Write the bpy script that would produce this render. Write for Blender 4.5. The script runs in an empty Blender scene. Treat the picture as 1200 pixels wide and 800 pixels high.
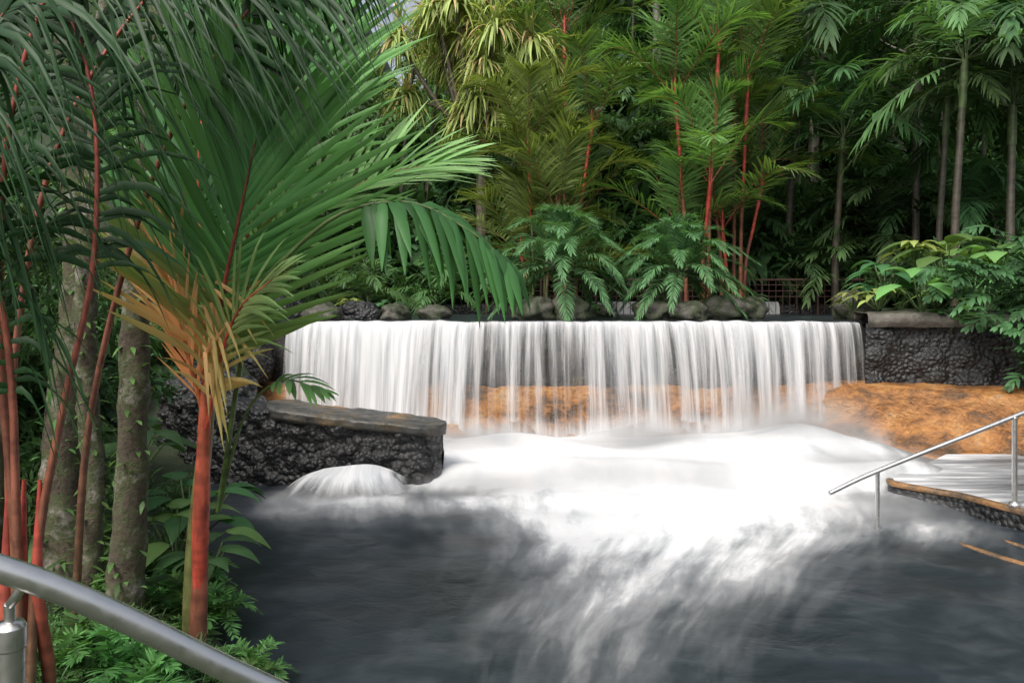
import bpy, math, random
import numpy as np
from mathutils import Vector, noise as mn
random.seed(5); rng=np.random.default_rng(5)
sc=bpy.context.scene
sc.view_settings.view_transform='Standard'; sc.view_settings.look='None'; sc.view_settings.exposure=0
A=np.array
def unit(v):
    v=np.asarray(v,float); return v/np.maximum(np.linalg.norm(v,axis=-1,keepdims=True),1e-9)
def sm(a,b,x):
    t=np.clip((np.asarray(x,float)-a)/(b-a),0,1); return t*t*(3-2*t)

# ---------------------------------------------------------------- node helpers
def newmat(name):
    m=bpy.data.materials.new(name); m.use_nodes=True; nt=m.node_tree
    for n in list(nt.nodes): nt.nodes.remove(n)
    out=nt.nodes.new('ShaderNodeOutputMaterial'); return m,nt,out
def N(nt,t):
    return nt.nodes.new(t)
def ramp(nt,src,stops):
    r=nt.nodes.new('ShaderNodeValToRGB'); cr=r.color_ramp
    while len(cr.elements)<len(stops): cr.elements.new(0.5)
    for e,(p,c) in zip(cr.elements,stops):
        e.position=p; e.color=(c[0],c[1],c[2],1) if not isinstance(c,(int,float)) else (c,c,c,1)
    nt.links.new(src,r.inputs[0]); return r.outputs[0]
def math_(nt,op,a,b=None,clamp=False):
    n=nt.nodes.new('ShaderNodeMath'); n.operation=op; n.use_clamp=clamp
    for i,v in enumerate((a,b)):
        if v is None: continue
        if isinstance(v,(int,float)): n.inputs[i].default_value=v
        else: nt.links.new(v,n.inputs[i])
    return n.outputs[0]
def mixc(nt,f,a,b,blend='MIX'):
    n=nt.nodes.new('ShaderNodeMix'); n.data_type='RGBA'; n.blend_type=blend
    for i,v in ((0,f),(6,a),(7,b)):
        if isinstance(v,(int,float)): n.inputs[i].default_value=v
        elif isinstance(v,tuple): n.inputs[i].default_value=(v[0],v[1],v[2],1)
        else: nt.links.new(v,n.inputs[i])
    return n.outputs[2]
def coords(nt,scale=(1,1,1),kind='Object'):
    tc=nt.nodes.new('ShaderNodeTexCoord'); mp=nt.nodes.new('ShaderNodeMapping')
    mp.inputs['Scale'].default_value=scale; nt.links.new(tc.outputs[kind],mp.inputs[0]); return mp.outputs[0]
def noise(nt,vec,scale,detail=4,rough=.55,dist=0):
    n=nt.nodes.new('ShaderNodeTexNoise'); n.inputs['Scale'].default_value=scale; n.inputs['Detail'].default_value=detail
    n.inputs['Roughness'].default_value=rough; n.inputs['Distortion'].default_value=dist
    nt.links.new(vec,n.inputs['Vector']); return n.outputs[0]

def rock_mat(name,stops,scale=3,rough=.6,bump=.4,spec=.5,mult=.55,bd=.06,nod=None,aniso=(1,1,1)):
    m,nt,out=newmat(name); v=coords(nt,aniso)
    n1=noise(nt,v,scale,7,.66,.3); n2=noise(nt,v,scale*7,4,.7)
    c=ramp(nt,n1,stops)
    c=mixc(nt,mult,c,ramp(nt,n2,[(.3,.2),(.65,1.)]),'MULTIPLY')
    p=N(nt,'ShaderNodeBsdfPrincipled'); p.inputs['Specular IOR Level'].default_value=spec
    nt.links.new(ramp(nt,n2,[(.3,rough*.5),(.7,min(1,rough*1.3))]),p.inputs['Roughness'])
    h=math_(nt,'ADD',n1,math_(nt,'MULTIPLY',n2,.5))
    if nod:
        vo=nt.nodes.new('ShaderNodeTexVoronoi'); vo.inputs['Scale'].default_value=nod; nt.links.new(v,vo.inputs['Vector'])
        h=math_(nt,'SUBTRACT',h,math_(nt,'MULTIPLY',vo.outputs['Distance'],.9))
        c=mixc(nt,.8,c,ramp(nt,vo.outputs['Distance'],[(.2,1.),(.75,.15)]),'MULTIPLY')
    b=N(nt,'ShaderNodeBump'); b.inputs['Strength'].default_value=bump; b.inputs['Distance'].default_value=bd
    nt.links.new(h,b.inputs['Height']); nt.links.new(b.outputs[0],p.inputs['Normal'])
    nt.links.new(c,p.inputs['Base Color']); nt.links.new(p.outputs[0],out.inputs[0]); return m
lava=rock_mat('lava_rock',[(.32,(.012,.013,.015)),(.52,(.03,.032,.035)),(.7,(.075,.075,.072))],4,.42,.8,.6,nod=17,bd=.05)
darkrock=rock_mat('dark_rock',[(.32,(.016,.016,.015)),(.52,(.04,.037,.033)),(.66,(.10,.085,.06))],3,.6,.7)
mossrock=rock_mat('mossy_rock',[(.3,(.02,.025,.015)),(.45,(.05,.065,.03)),(.55,(.09,.088,.07)),(.72,(.17,.16,.14))],3,.8,.8)
conc=rock_mat('wet_concrete',[(.3,(.03,.032,.032)),(.48,(.06,.06,.056)),(.55,(.10,.08,.05)),(.62,(.34,.17,.05))],1.3,.5,.4)
capm=rock_mat('stone_cap',[(.32,(.06,.055,.045)),(.52,(.13,.12,.10)),(.7,(.22,.2,.16))],3,.8,.6)
orange=rock_mat('mineral_stained_rock',[(.30,(.045,.035,.022)),(.42,(.17,.085,.035)),(.5,(.36,.155,.045)),(.6,(.48,.235,.075)),(.74,(.42,.33,.21))],1.9,.5,1.0,mult=.7,bd=.08,aniso=(1,1,1.6))
dimor=rock_mat('stained_coping',[(.32,(.05,.045,.04)),(.48,(.14,.09,.05)),(.62,(.32,.17,.07))],3,.4,.4)
soil=rock_mat('jungle_soil',[(.3,(.010,.016,.006)),(.5,(.02,.034,.012)),(.7,(.04,.06,.02))],1.5,.9,.7)

def leafmat(name,trans=.28,rough=.45,spec=.24):
    m,nt,out=newmat(name)
    at=N(nt,'ShaderNodeAttribute'); at.attribute_name='Col'
    oi=N(nt,'ShaderNodeObjectInfo')
    hs=N(nt,'ShaderNodeHueSaturation'); hs.inputs['Saturation'].default_value=.87
    nt.links.new(at.outputs['Color'],hs.inputs['Color'])
    nt.links.new(math_(nt,'ADD',math_(nt,'MULTIPLY',oi.outputs['Random'],.045),.47),hs.inputs['Hue'])
    nt.links.new(math_(nt,'ADD',math_(nt,'MULTIPLY',oi.outputs['Random'],1.0),.68),hs.inputs['Value'])
    p=N(nt,'ShaderNodeBsdfPrincipled'); p.inputs['Roughness'].default_value=rough; p.inputs['Specular IOR Level'].default_value=spec
    nt.links.new(hs.outputs[0],p.inputs['Base Color'])
    t=N(nt,'ShaderNodeBsdfTranslucent')
    nt.links.new(mixc(nt,1.,hs.outputs[0],(1.6,1.6,.7),'MULTIPLY'),t.inputs[0])
    mx=N(nt,'ShaderNodeMixShader'); mx.inputs[0].default_value=trans
    nt.links.new(p.outputs[0],mx.inputs[1]); nt.links.new(t.outputs[0],mx.inputs[2]); nt.links.new(mx.outputs[0],out.inputs[0]); return m
leaf=leafmat('leaf')
def stemmat():
    m,nt,out=newmat('stem'); at=N(nt,'ShaderNodeAttribute'); at.attribute_name='Col'
    v=coords(nt,(1,1,.35)); n=noise(nt,v,14,5,.7); rg=noise(nt,coords(nt,(.2,.2,1)),16,2,.5)
    c=mixc(nt,.7,at.outputs['Color'],ramp(nt,n,[(.35,.3),(.65,1.25)]),'MULTIPLY')
    c=mixc(nt,.5,c,ramp(nt,rg,[(.4,.45),(.55,1.1)]),'MULTIPLY')
    p=N(nt,'ShaderNodeBsdfPrincipled'); p.inputs['Roughness'].default_value=.5
    b=N(nt,'ShaderNodeBump'); b.inputs['Strength'].default_value=.4; b.inputs['Distance'].default_value=.01
    nt.links.new(n,b.inputs['Height']); nt.links.new(b.outputs[0],p.inputs['Normal'])
    nt.links.new(c,p.inputs['Base Color']); nt.links.new(p.outputs[0],out.inputs[0]); return m
stem=stemmat()
def barkmat():
    m,nt,out=newmat('mossy_bark'); v=coords(nt); n=noise(nt,v,6,8,.7); n2=noise(nt,v,30,6,.7)
    c=ramp(nt,n,[(.3,(.03,.022,.015)),(.45,(.10,.08,.055)),(.52,(.07,.09,.03)),(.6,(.2,.185,.15)),(.72,(.36,.34,.30))])
    c=mixc(nt,.6,c,ramp(nt,n2,[(.3,.3),(.6,1.1)]),'MULTIPLY')
    p=N(nt,'ShaderNodeBsdfPrincipled'); p.inputs['Roughness'].default_value=.85
    b=N(nt,'ShaderNodeBump'); b.inputs['Strength'].default_value=.8; b.inputs['Distance'].default_value=.03
    nt.links.new(n2,b.inputs['Height']); nt.links.new(b.outputs[0],p.inputs['Normal'])
    nt.links.new(c,p.inputs['Base Color']); nt.links.new(p.outputs[0],out.inputs[0]); return m
bark=barkmat()
def steelmat(name,col,metal,rough):
    m,nt,out=newmat(name); v=coords(nt,(1,1,1)); n=noise(nt,v,40,4)
    p=N(nt,'ShaderNodeBsdfPrincipled'); p.inputs['Metallic'].default_value=metal
    p.inputs['Base Color'].default_value=(*col,1)
    nt.links.new(ramp(nt,n,[(.3,rough*.8),(.7,rough*1.3)]),p.inputs['Roughness'])
    nt.links.new(p.outputs[0],out.inputs[0]); return m
steel=steelmat('brushed_steel',(.66,.65,.63),1,.32)
rustrail=steelmat('painted_rail',(.085,.045,.035),.1,.5)

# ---------------------------------------------------------------- mesh builder
class B:
    def __init__(s): s.v=[];s.f=[];s.c=[];s.m=[];s.n=0
    def add(s,v,f,c,m=0):
        v=np.asarray(v,float).reshape(-1,3); f=np.asarray(f,int).reshape(-1,4)
        c=np.broadcast_to(np.asarray(c,float),v.shape) if np.ndim(c)==1 else np.asarray(c).reshape(-1,3)
        s.v.append(v); s.f.append(f+s.n); s.c.append(c); s.m.append(np.full(len(f),m)); s.n+=len(v)
    def mesh(s,name,mats):
        v=np.concatenate(s.v); f=np.concatenate(s.f); c=np.concatenate(s.c); mi=np.concatenate(s.m)
        me=bpy.data.meshes.new(name); me.vertices.add(len(v)); me.vertices.foreach_set('co',v.ravel())
        me.loops.add(f.size); me.loops.foreach_set('vertex_index',f.ravel().astype(np.int32))
        me.polygons.add(len(f)); me.polygons.foreach_set('loop_start',np.arange(0,f.size,4,dtype=np.int32))
        me.polygons.foreach_set('loop_total',np.full(len(f),4,dtype=np.int32))
        for m in mats: me.materials.append(m)
        me.polygons.foreach_set('material_index',mi.astype(np.int32))
        me.polygons.foreach_set('use_smooth',np.ones(len(f),dtype=bool))
        me.update(calc_edges=True)
        ca=me.color_attributes.new('Col','FLOAT_COLOR','POINT')
        ca.data.foreach_set('color',np.concatenate([c,np.ones((len(c),1))],1).ravel().astype(np.float32))
        me.validate(); return me
def obj(name,me,loc=(0,0,0),rot=0,scale=1,parent=None):
    o=bpy.data.objects.new(name,me); o.location=loc; o.rotation_euler=(0,0,rot); 
    o.scale=(scale,)*3 if isinstance(scale,(int,float)) else scale
    sc.collection.objects.link(o)
    if parent: o.parent=parent
    return o
def empty(name,loc=(0,0,0)):
    o=bpy.data.objects.new(name,None); o.location=loc; sc.collection.objects.link(o); return o
def gridfaces(nu,nv,closed=False):
    i=np.arange(nu-1)[:,None]; j=np.arange(nv if closed else nv-1)[None]
    j2=(j+1)%nv
    return np.stack([i*nv+j,i*nv+j2,(i+1)*nv+j2,(i+1)*nv+j],-1).reshape(-1,4)
def strips(b,P0,D,S,L,W,droop,c0,c1,prof,fold=0.,m=0):
    n=len(P0); K=len(prof); t=np.linspace(0,1,K); prof=A(prof)
    L=np.broadcast_to(L,(n,)); W=np.broadcast_to(W,(n,)); droop=np.broadcast_to(droop,(n,))
    C=P0[:,None]+D[:,None]*L[:,None,None]*t[None,:,None]
    C[...,2]-=(droop*L)[:,None]*t**2
    T=D[:,None]*np.ones((1,K,1)); T[...,2]=T[...,2]-2*droop[:,None]*t; 
    k=np.linalg.norm(T,axis=-1).mean(1); C=P0[:,None]+(C-P0[:,None])/k[:,None,None]
    half=S[:,None]*(W[:,None]*prof[None])[...,None]/2
    c0=np.broadcast_to(c0,(n,3)); c1=np.broadcast_to(c1,(n,3))
    cc=c0[:,None]*(1-t)[None,:,None]+c1[:,None]*t[None,:,None]
    if fold:
        Nn=unit(np.cross(unit(T),S[:,None]*np.ones((1,K,1))))
        mid=C-Nn*(W[:,None]*prof[None])[...,None]*fold
        V=np.stack([C-half,mid,C+half],2); q=3
    else: V=np.stack([C-half,C+half],2); q=2
    cc=np.repeat(cc[:,:,None],q,2)
    g=gridfaces(K,q); F=(np.arange(n)*K*q)[:,None,None]+g[None]
    b.add(V,F,cc.reshape(-1,3),m)
def tube(b,pts,r,col,sides=6,m=1,col1=None):
    pts=np.array(pts,float); n=len(pts); r=np.interp(np.linspace(0,1,n),np.linspace(0,1,len(np.atleast_1d(r))),np.atleast_1d(r))
    T=unit(np.gradient(pts,axis=0)); ref=A([0,0,1.]) if abs(T[0,2])<.8 else A([1.,0,0])
    U=unit(np.cross(T,ref)); Vv=np.cross(T,U); a=np.arange(sides)*2*np.pi/sides
    V=pts[:,None]+r[:,None,None]*(U[:,None]*np.cos(a)[None,:,None]+Vv[:,None]*np.sin(a)[None,:,None])
    c0=np.array(col,float); c1=c0 if col1 is None else np.array(col1,float)
    t=np.linspace(0,1,n)[:,None,None]; cc=(c0*(1-t)+c1*t)*np.ones((1,sides,1))
    b.add(V,gridfaces(n,sides,True),cc.reshape(-1,3),m)
def spline(P,n):
    P=np.array(P,float); P=np.vstack([2*P[0]-P[1],P,2*P[-1]-P[-2]]); out=[]
    k=len(P)-3; ts=np.linspace(0,k-1e-6,n)
    for t in ts:
        i=int(t); f=t-i; p0,p1,p2,p3=P[i:i+4]
        out.append(.5*((2*p1)+(-p0+p2)*f+(2*p0-5*p1+4*p2-p3)*f*f+(-p0+3*p1-3*p2+p3)*f**3))
    return np.array(out)
LP=[.4,.9,1,.9,.6,.04]; LPs=[.4,1,.75,.04]
def frond(b,pts,normal,n=30,Lm=1.,W=.04,a0=70,a1=18,droop=.2,lift=15,t0=.25,cb=(.03,.09,.02),ct=(.05,.14,.03),
          stemcol=(.2,.02,.015),rs=(.015,.003),fold=.12,prof=LP,jit=.05,sides=5,base_tint=None,stemcol1=None,Lbase=.6,bt=(.05,.4),tip=.45,tsd=0,ns=28):
    C=spline(pts,ns); T=unit(np.gradient(C,axis=0)); nrm=unit(np.array(normal,float)); q=np.arange(ns)
    tube(b,C,np.linspace(rs[0],rs[1],ns),stemcol,sides,1,stemcol1)
    t=np.linspace(t0,1,n)
    for sgn in (-1,1):
        tt=np.clip(t+rng.normal(0,.25/n,n),t0,1)
        P=np.stack([np.interp(tt*(ns-1),q,C[:,k]) for k in range(3)],1)
        TT=unit(np.stack([np.interp(tt*(ns-1),q,T[:,k]) for k in range(3)],1))
        side=unit(np.cross(TT,nrm))*sgn; Nn=unit(np.cross(side,TT))*sgn
        s=(tt-t0)/(1-t0)
        a=np.radians(a0+(a1-a0)*s**1.1+rng.normal(0,4,n)); l=np.radians(lift+rng.normal(0,5,n))
        D=unit(np.cos(a)[:,None]*TT+np.sin(a)[:,None]*(side*np.cos(l)[:,None]+Nn*np.sin(l)[:,None])+rng.normal(0,jit,(n,3)))
        S=unit(np.cross(D,Nn)+rng.normal(0,.15,(n,3)))
        L=Lm*(Lbase+(1-Lbase)*np.sin(np.pi*np.clip(s*1.25,0,.5))) *(1-tip*sm(.55,1,s))*rng.uniform(.9,1.06,n)
        v=rng.uniform(.65,1.35,(n,1)); c0=np.array(cb)*v; c1=np.array(ct)*v
        if base_tint is not None:
            w=(1-sm(bt[0],bt[1],s))[:,None]*rng.uniform(.4,1,(n,1)); 
            if tsd and tsd!=sgn: w=w*.25
            c0=c0*(1-w)+np.array(base_tint)*w; c1=c1*(1-w*.6)+np.array(base_tint)*w*.6
        strips(b,P,D,S,L,W*rng.uniform(.8,1.15,n),droop*rng.uniform(.6,1.4,n),c0,c1,prof,fold)
def crown(b,o,n=10,L=1.5,e0=80,e1=5,droop=.35,nl=22,Lm=.5,W=.035,ldroop=.35,az0=0,azr=2*np.pi,fold=0,prof=LPs,**k):
    for i in range(n):
        az=az0+(i*2.39996%(2*np.pi))/(2*np.pi)*azr+random.uniform(-.2,.2)
        f=i/max(1,n-1); e=math.radians(e0+(e1-e0)*f+random.uniform(-8,8)); l=L*random.uniform(.85,1.1)
        h=A([math.cos(az),math.sin(az),0]); z=A([0,0,1.]); d=h*math.cos(e)+z*math.sin(e)
        p0=np.array(o,float); p1=p0+d*l*.35; p2=p0+d*l*.7-z*droop*l*.25; p3=p0+h*l*(math.cos(e)*.9+.12)+z*(l*math.sin(e)*.85-droop*l*(.5+.5*math.cos(e)))
        side=A([-h[1],h[0],0]); nrm=unit(np.cross(d,side))
        if nrm[2]<0: nrm=-nrm
        frond(b,[p0,p1,p2,p3],nrm,n=nl,Lm=Lm,W=W,droop=ldroop,fold=fold,prof=prof,sides=3,ns=12,**k)

# ---------------------------------------------------------------- camera / light
cam=bpy.data.cameras.new('camera'); co=bpy.data.objects.new('camera',cam); sc.collection.objects.link(co)
co.location=(0,0,2.2); co.rotation_euler=(math.radians(90),0,0); cam.lens=27; cam.sensor_width=36; cam.shift_y=-50/1200
cam.clip_start=.05; cam.clip_end=1500; sc.camera=co
w=bpy.data.worlds.new('World'); sc.world=w; w.use_nodes=True; nt=w.node_tree
bg=nt.nodes['Background']; sky=nt.nodes.new('ShaderNodeTexSky'); sky.sky_type='NISHITA'; sky.sun_disc=False
sd=unit([-.36,-.60,.90]); sky.sun_elevation=math.asin(sd[2]); sky.sun_rotation=math.atan2(sd[0],sd[1])
sky.dust_density=6; sky.air_density=1; 
hsv=nt.nodes.new('ShaderNodeHueSaturation'); hsv.inputs['Saturation'].default_value=.5; hsv.inputs['Value'].default_value=1.4
nt.links.new(sky.outputs[0],hsv.inputs['Color']); nt.links.new(hsv.outputs[0],bg.inputs[0]); bg.inputs[1].default_value=.15
sl=bpy.data.lights.new('sun','SUN'); sl.energy=2.2; sl.angle=math.radians(30); sl.color=(1,.95,.86)
so=bpy.data.objects.new('sun',sl); sc.collection.objects.link(so); so.location=(0,0,20)
so.rotation_euler=Vector(-sd).to_track_quat('-Z','Y').to_euler()

# ---------------------------------------------------------------- terrain
def xl(y): return np.interp(y,[0,3,4.4,5.66,7,9,12],[-.7,-1.0,-1.42,-2.2,-2.8,-3.5,-3.8])
def H(x,y):
    x=np.asarray(x,float); y=np.asarray(y,float)
    h=np.full(np.broadcast(x,y).shape,-.7)
    d=xl(y)-x
    lh=.08+.55*sm(.1,3,d)+1.3*sm(8.8,11.5,y)+.05*np.sin(x*5+y*3)+.04*np.sin(y*7-x*2)
    h=h+(lh-h)*sm(-.15,.1,d)
    k=1-sm(2.6,3.4,y); h=h+(.5-h)*k
    rb=1.2+.8*sm(9.5,11.5,y); h=h+(rb-h)*sm(8.6,9.4,x+(y-8)*.25)
    up=np.where((x>-3.6)&(x<7.6)&(y<18.3),1.3,2.0)
    h=h+(up-h)*sm(12.0,12.3,y)
    hill=.9*np.clip(y-19,0,17)+.25*np.sin(x*.7)*sm(19,22,y)+.15*np.sin(y*1.3+x)*sm(19,22,y)
    hill=hill*(1-.42*np.exp(-((x+5.0)/1.9)**2)*sm(24,32,y))
    h=h+hill
    h=h+.22*np.clip(-x-9,0,30)+.22*np.clip(x-12,0,30)
    return h
xs=np.concatenate([np.linspace(-300,-22,25),np.arange(-20,20,.25),np.linspace(20.5,300,26)])
ys=np.concatenate([np.linspace(-300,-4,25),np.arange(-3,40,.25),np.linspace(41,400,30)])
X,Y=np.meshgrid(xs,ys,indexing='ij'); b=B(); b.add(np.stack([X,Y,H(X,Y)],-1),gridfaces(len(xs),len(ys))[:,::-1],(1,1,1))
obj('ground',b.mesh('ground',[soil]))

# ---------------------------------------------------------------- water
def interp3(y,tab): ty=[r[0] for r in tab]; return [np.interp(y,ty,[r[i] for r in tab]) for i in (1,2,3)]
TAB=[(3.0,.35,1.0,.1),(4.4,.5,1.3,.50),(5.1,.7,1.6,.66),(5.66,.95,1.9,.82),(6.4,1.2,2.3,1.02),(7.0,1.5,2.8,1.2),(7.6,1.6,3.3,1.35),(8.4,1.7,3.7,1.45),(9.2,1.8,4.0,1.45),(10,1.6,4.4,1.45),(11.6,.9,5.1,1.45)]
gx=np.arange(-4.6,9.6,.05); gy=np.arange(1.5,11.95,.05)
X,Y=np.meshgrid(gx,gy,indexing='ij')
c,wd,s=interp3(Y,TAB); u=(X-c)/wd
foam=s*(1-sm(.1,1.15,np.abs(u)))
foam=np.where(Y>8.0,np.maximum(foam,s*(1-sm(.6,1.05,np.abs(u)))*sm(8.0,9.0,Y)),foam)
def blob(x0,y0,rx,ry,a): return a*np.exp(-(((X-x0)/rx)**2+((Y-y0)/ry)**2))
foam=np.maximum(foam,blob(-1.75,8.1,.95,.75,1.25)); foam=np.maximum(foam,blob(-.5,8.1,1.0,.7,1.1)); foam=np.maximum(foam,blob(4.3,8.8,1.3,.9,1.2))
foam=np.maximum(foam,blob(3.7,7.3,1.0,.55,.85))
Z=.0*X+.14*sm(8.6,10.2,Y)*foam.clip(0,1)+.06*sm(6.2,8,Y)*foam.clip(0,1)
for (x0,y0,rx,ry,a) in [(3.9,10.6,.8,.5,.28),(2.7,10.5,.8,.5,.05),(.2,10.6,.7,.5,.08),(1.3,9.3,1.5,.35,.10),(-.3,9.2,.7,.35,.08),(3.3,9.1,1.0,.4,.10),(.6,8.2,.8,.3,.05),(2.3,8.1,.9,.3,.05),(4.6,9.0,.7,.5,.18)]:
    Z+=blob(x0,y0,rx,ry,a)
nz=np.array([mn.noise(Vector((x*1.0,y*1.9,3.))) for x,y in zip(X.ravel(),Y.ravel())]).reshape(X.shape)
Z+=nz*(.008+.07*foam.clip(0,1)*sm(6,8,Y))
b=B(); b.add(np.stack([X,Y,Z],-1),gridfaces(len(gx),len(gy))[:,::-1],np.stack([foam.ravel()*.5,(u*wd**.35).ravel(),Y.ravel()],-1))
def watermat():
    m,nt,out=newmat('pool_water'); at=N(nt,'ShaderNodeAttribute'); at.attribute_name='Col'
    sp=N(nt,'ShaderNodeSeparateColor'); nt.links.new(at.outputs['Color'],sp.inputs[0])
    cb=N(nt,'ShaderNodeCombineXYZ'); nt.links.new(sp.outputs[1],cb.inputs[0]); nt.links.new(math_(nt,'MULTIPLY',sp.outputs[2],.15),cb.inputs[1])
    n1=noise(nt,cb.outputs[0],2.4,3,.5,.5); n2=noise(nt,cb.outputs[0],8,4,.6,.35); n5=noise(nt,cb.outputs[0],24,3,.6,.2)
    v=coords(nt,(.7,1.1,1)); n3=noise(nt,v,1.3,3,.5,.4); n4=noise(nt,coords(nt,(1,1.3,1)),3,4,.55,.5)
    f=math_(nt,'MULTIPLY',sp.outputs[0],2.)
    nn=math_(nt,'ADD',math_(nt,'ADD',math_(nt,'MULTIPLY',n1,1.0),math_(nt,'MULTIPLY',n2,.7)),math_(nt,'ADD',math_(nt,'MULTIPLY',n3,.4),math_(nt,'MULTIPLY',n5,.15)))
    f2=math_(nt,'ADD',f,math_(nt,'SUBTRACT',nn,1.28))
    gate=ramp(nt,f,[(0,0.),(.45,1.)])
    fac=math_(nt,'MULTIPLY',ramp(nt,f2,[(.05,0.),(.38,.08),(.7,.32),(1.,.85)]),gate)
    base=ramp(nt,math_(nt,'ADD',math_(nt,'MULTIPLY',n3,.5),math_(nt,'MULTIPLY',n4,.5)),[(.34,(.012,.017,.022)),(.5,(.020,.028,.035)),(.66,(.045,.056,.064))])
    fc=ramp(nt,math_(nt,'ADD',math_(nt,'MULTIPLY',n1,.55),math_(nt,'MULTIPLY',n2,.45)),[(.36,(.62,.65,.67)),(.5,(.77,.78,.79)),(.6,(.84,.84,.84))])
    col=mixc(nt,fac,base,fc)
    p=N(nt,'ShaderNodeBsdfPrincipled'); nt.links.new(col,p.inputs['Base Color'])
    nt.links.new(ramp(nt,fac,[(0,.3),(.4,.9)]),p.inputs['Roughness'])
    nt.links.new(ramp(nt,fac,[(0,.42),(.4,.05)]),p.inputs['Specular IOR Level'])
    bp=N(nt,'ShaderNodeBump'); bp.inputs['Strength'].default_value=.16; bp.inputs['Distance'].default_value=.08
    nt.links.new(math_(nt,'ADD',n4,n3),bp.inputs['Height']); nt.links.new(bp.outputs[0],p.inputs['Normal'])
    nt.links.new(p.outputs[0],out.inputs[0]); return m
wm=watermat(); obj('pool_water',b.mesh('pool_water',[wm]))
b=B(); ux=np.linspace(-4,8,60); uy=np.linspace(11.95,18.3,40); X,Y=np.meshgrid(ux,uy,indexing='ij')
b.add(np.stack([X,Y,0*X+1.84],-1),gridfaces(60,40)[:,::-1],(0.02,.3,.4)); obj('upper_pool_water',b.mesh('upper_pool',[wm]))

# ---------------------------------------------------------------- wall sweeps
def sweep(name,path,prof,mats,ns,npf,disp=0.,dscale=8,ztop=None,round0=False,round1=False,vor=True,col=(1,1,1),zdisp=True,parent=None):
    P=spline([(x,y,0) for x,y in path],ns); T=unit(np.gradient(P,axis=0)); out=np.stack([T[:,1],-T[:,0],0*T[:,0]],1)
    if out[len(out)//2,1]>0: out=-out
    pr=np.array(prof,float); seg=np.r_[0,np.cumsum(np.linalg.norm(np.diff(pr,axis=0),axis=1))]; q=np.linspace(0,seg[-1],npf)
    po=np.interp(q,seg,pr[:,0]); pz=np.interp(q,seg,pr[:,1]); hmax=pr[:,1].max()
    s=np.linspace(0,1,ns); tot=np.linalg.norm(np.diff(P,axis=0),axis=1).sum(); k=np.ones(ns)
    R=abs(pr[:,0]).max()
    if round1: d=(1-s)*tot; k*=np.sqrt(np.clip(1-(1-np.clip(d/R,0,1))**2,0.0005,1))
    if round0: d=s*tot; k*=np.sqrt(np.clip(1-(1-np.clip(d/R,0,1))**2,0.0005,1))
    zt=np.ones(ns) if ztop is None else np.interp(s,np.linspace(0,1,len(ztop)),ztop)/hmax
    V=P[:,None]+out[:,None]*(po[None]*k[:,None])[...,None]
    V[...,2]=pz[None]*np.where(pz[None]>0,zt[:,None],1)
    if disp:
        nx=out[:,None]*(np.ones_like(po) if zdisp is None else np.sign(po))[None,:,None]
        for i in range(ns):
            for j in range(npf):
                p=Vector(V[i,j]); 
                if vor:
                    d=mn.voronoi(p*dscale)[0]; a=disp*(1.-min(1.,d[0]*1.6)**2)*1.0
                else: a=disp*mn.fractal(p*dscale,1.,2.,5)
                a+=disp*.6*mn.noise(p*dscale*.3)
                V[i,j]+=nx[i,j]*a
                if zdisp: V[i,j,2]+=a*.5*(pz[j]>0)
                elif zdisp is None: V[i,j,2]+=.45*a
    bb=B(); bb.add(V,gridfaces(ns,npf),col); return obj(name,bb.mesh(name,mats),parent=parent)
weirpath=[(-4.3,12.15),(-3.3,11.95),(-1,11.75),(1.5,11.72),(4,11.8),(5.6,12.0)]
sweep('weir_wall',weirpath,[(.20,-.7),(.16,1.80),(.05,1.82),(-.6,1.82),(-.6,-.6)],[darkrock],200,80,.04,3.,vor=False,zdisp=False)
orpath=[(-4.2,12.25),(-3.3,12.1),(-1,11.9),(1.5,11.86),(3.8,11.9),(5.2,11.65),(6.3,11.0),(7.3,10.05),(8.3,8.6),(9.2,6.5)]
sweep('orange_rock_ledge',orpath,[(1.35,-.5),(1.25,.02),(1.12,.12),(.80,.18),(.70,.26),(.66,.36),(.55,.42),(.50,.57),(.47,.70),(.43,.82),(.36,.89),(.15,.93),(-.6,.95),(-.7,.2)],[orange],400,100,.075,1.9,vor=False,zdisp=None)
sweep('dark_stone_wall',[(5.35,11.72),(6.3,11.55),(7.5,11.1),(8.6,10.3),(9.5,9.0)],[(.12,.7),(.14,1.8),(-.5,1.85),(-.5,.5)],[lava],220,56,.09,3.2)
sweep('wall_cap',[(5.33,11.66),(6.3,11.5),(7.2,11.25)],[(.22,1.78),(.27,1.86),(.26,1.94),(.2,1.98),(-.5,1.99),(-.55,1.8)],[capm],90,30,.045,3,vor=False)
ww=empty('stone_wall')
sweep('wall_body',[(-4.3,9.9),(-3.6,9.45),(-2.7,9.3),(-1.7,9.2),(-.82,9.1)],[(.26,-.4),(.26,.84),(.1,.86),(-.1,.86),(-.3,.84),(-.3,-.4)],[lava],260,90,.09,6,ztop=[1.1,1.06,.82,.74,.66],round1=True,parent=ww)
sweep('wall_coping',[(-2.95,9.32),(-2.3,9.24),(-1.5,9.18),(-.78,9.08)],[(.31,.82),(.35,.86),(.35,.95),(.28,.99),(-.3,.99),(-.36,.96),(-.36,.84)],[conc],110,50,.03,4,ztop=[.96,.88,.80,.73],round1=True,round0=True,vor=False,parent=ww)
sweep('back_retaining_wall',[(-5,18.3),(0,18.35),(4,18.35),(9,18.2)],[(.1,1.5),(.1,2.05),(-.4,2.08),(-.4,1.5)],[lava],200,24,.05,3)
tp=[(5.6,9.9),(4.9,9.2),(4.35,8.7),(4.12,8.4),(4.3,8.1),(4.56,7.8),(4.80,7.2),(5.1,6.6),(5.7,6.1),(6.6,5.9)]
terr=empty('pool_terrace')
C=spline([(x,y,0) for x,y in tp],90); C2=C.copy(); C2[:,0]=9.5
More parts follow.
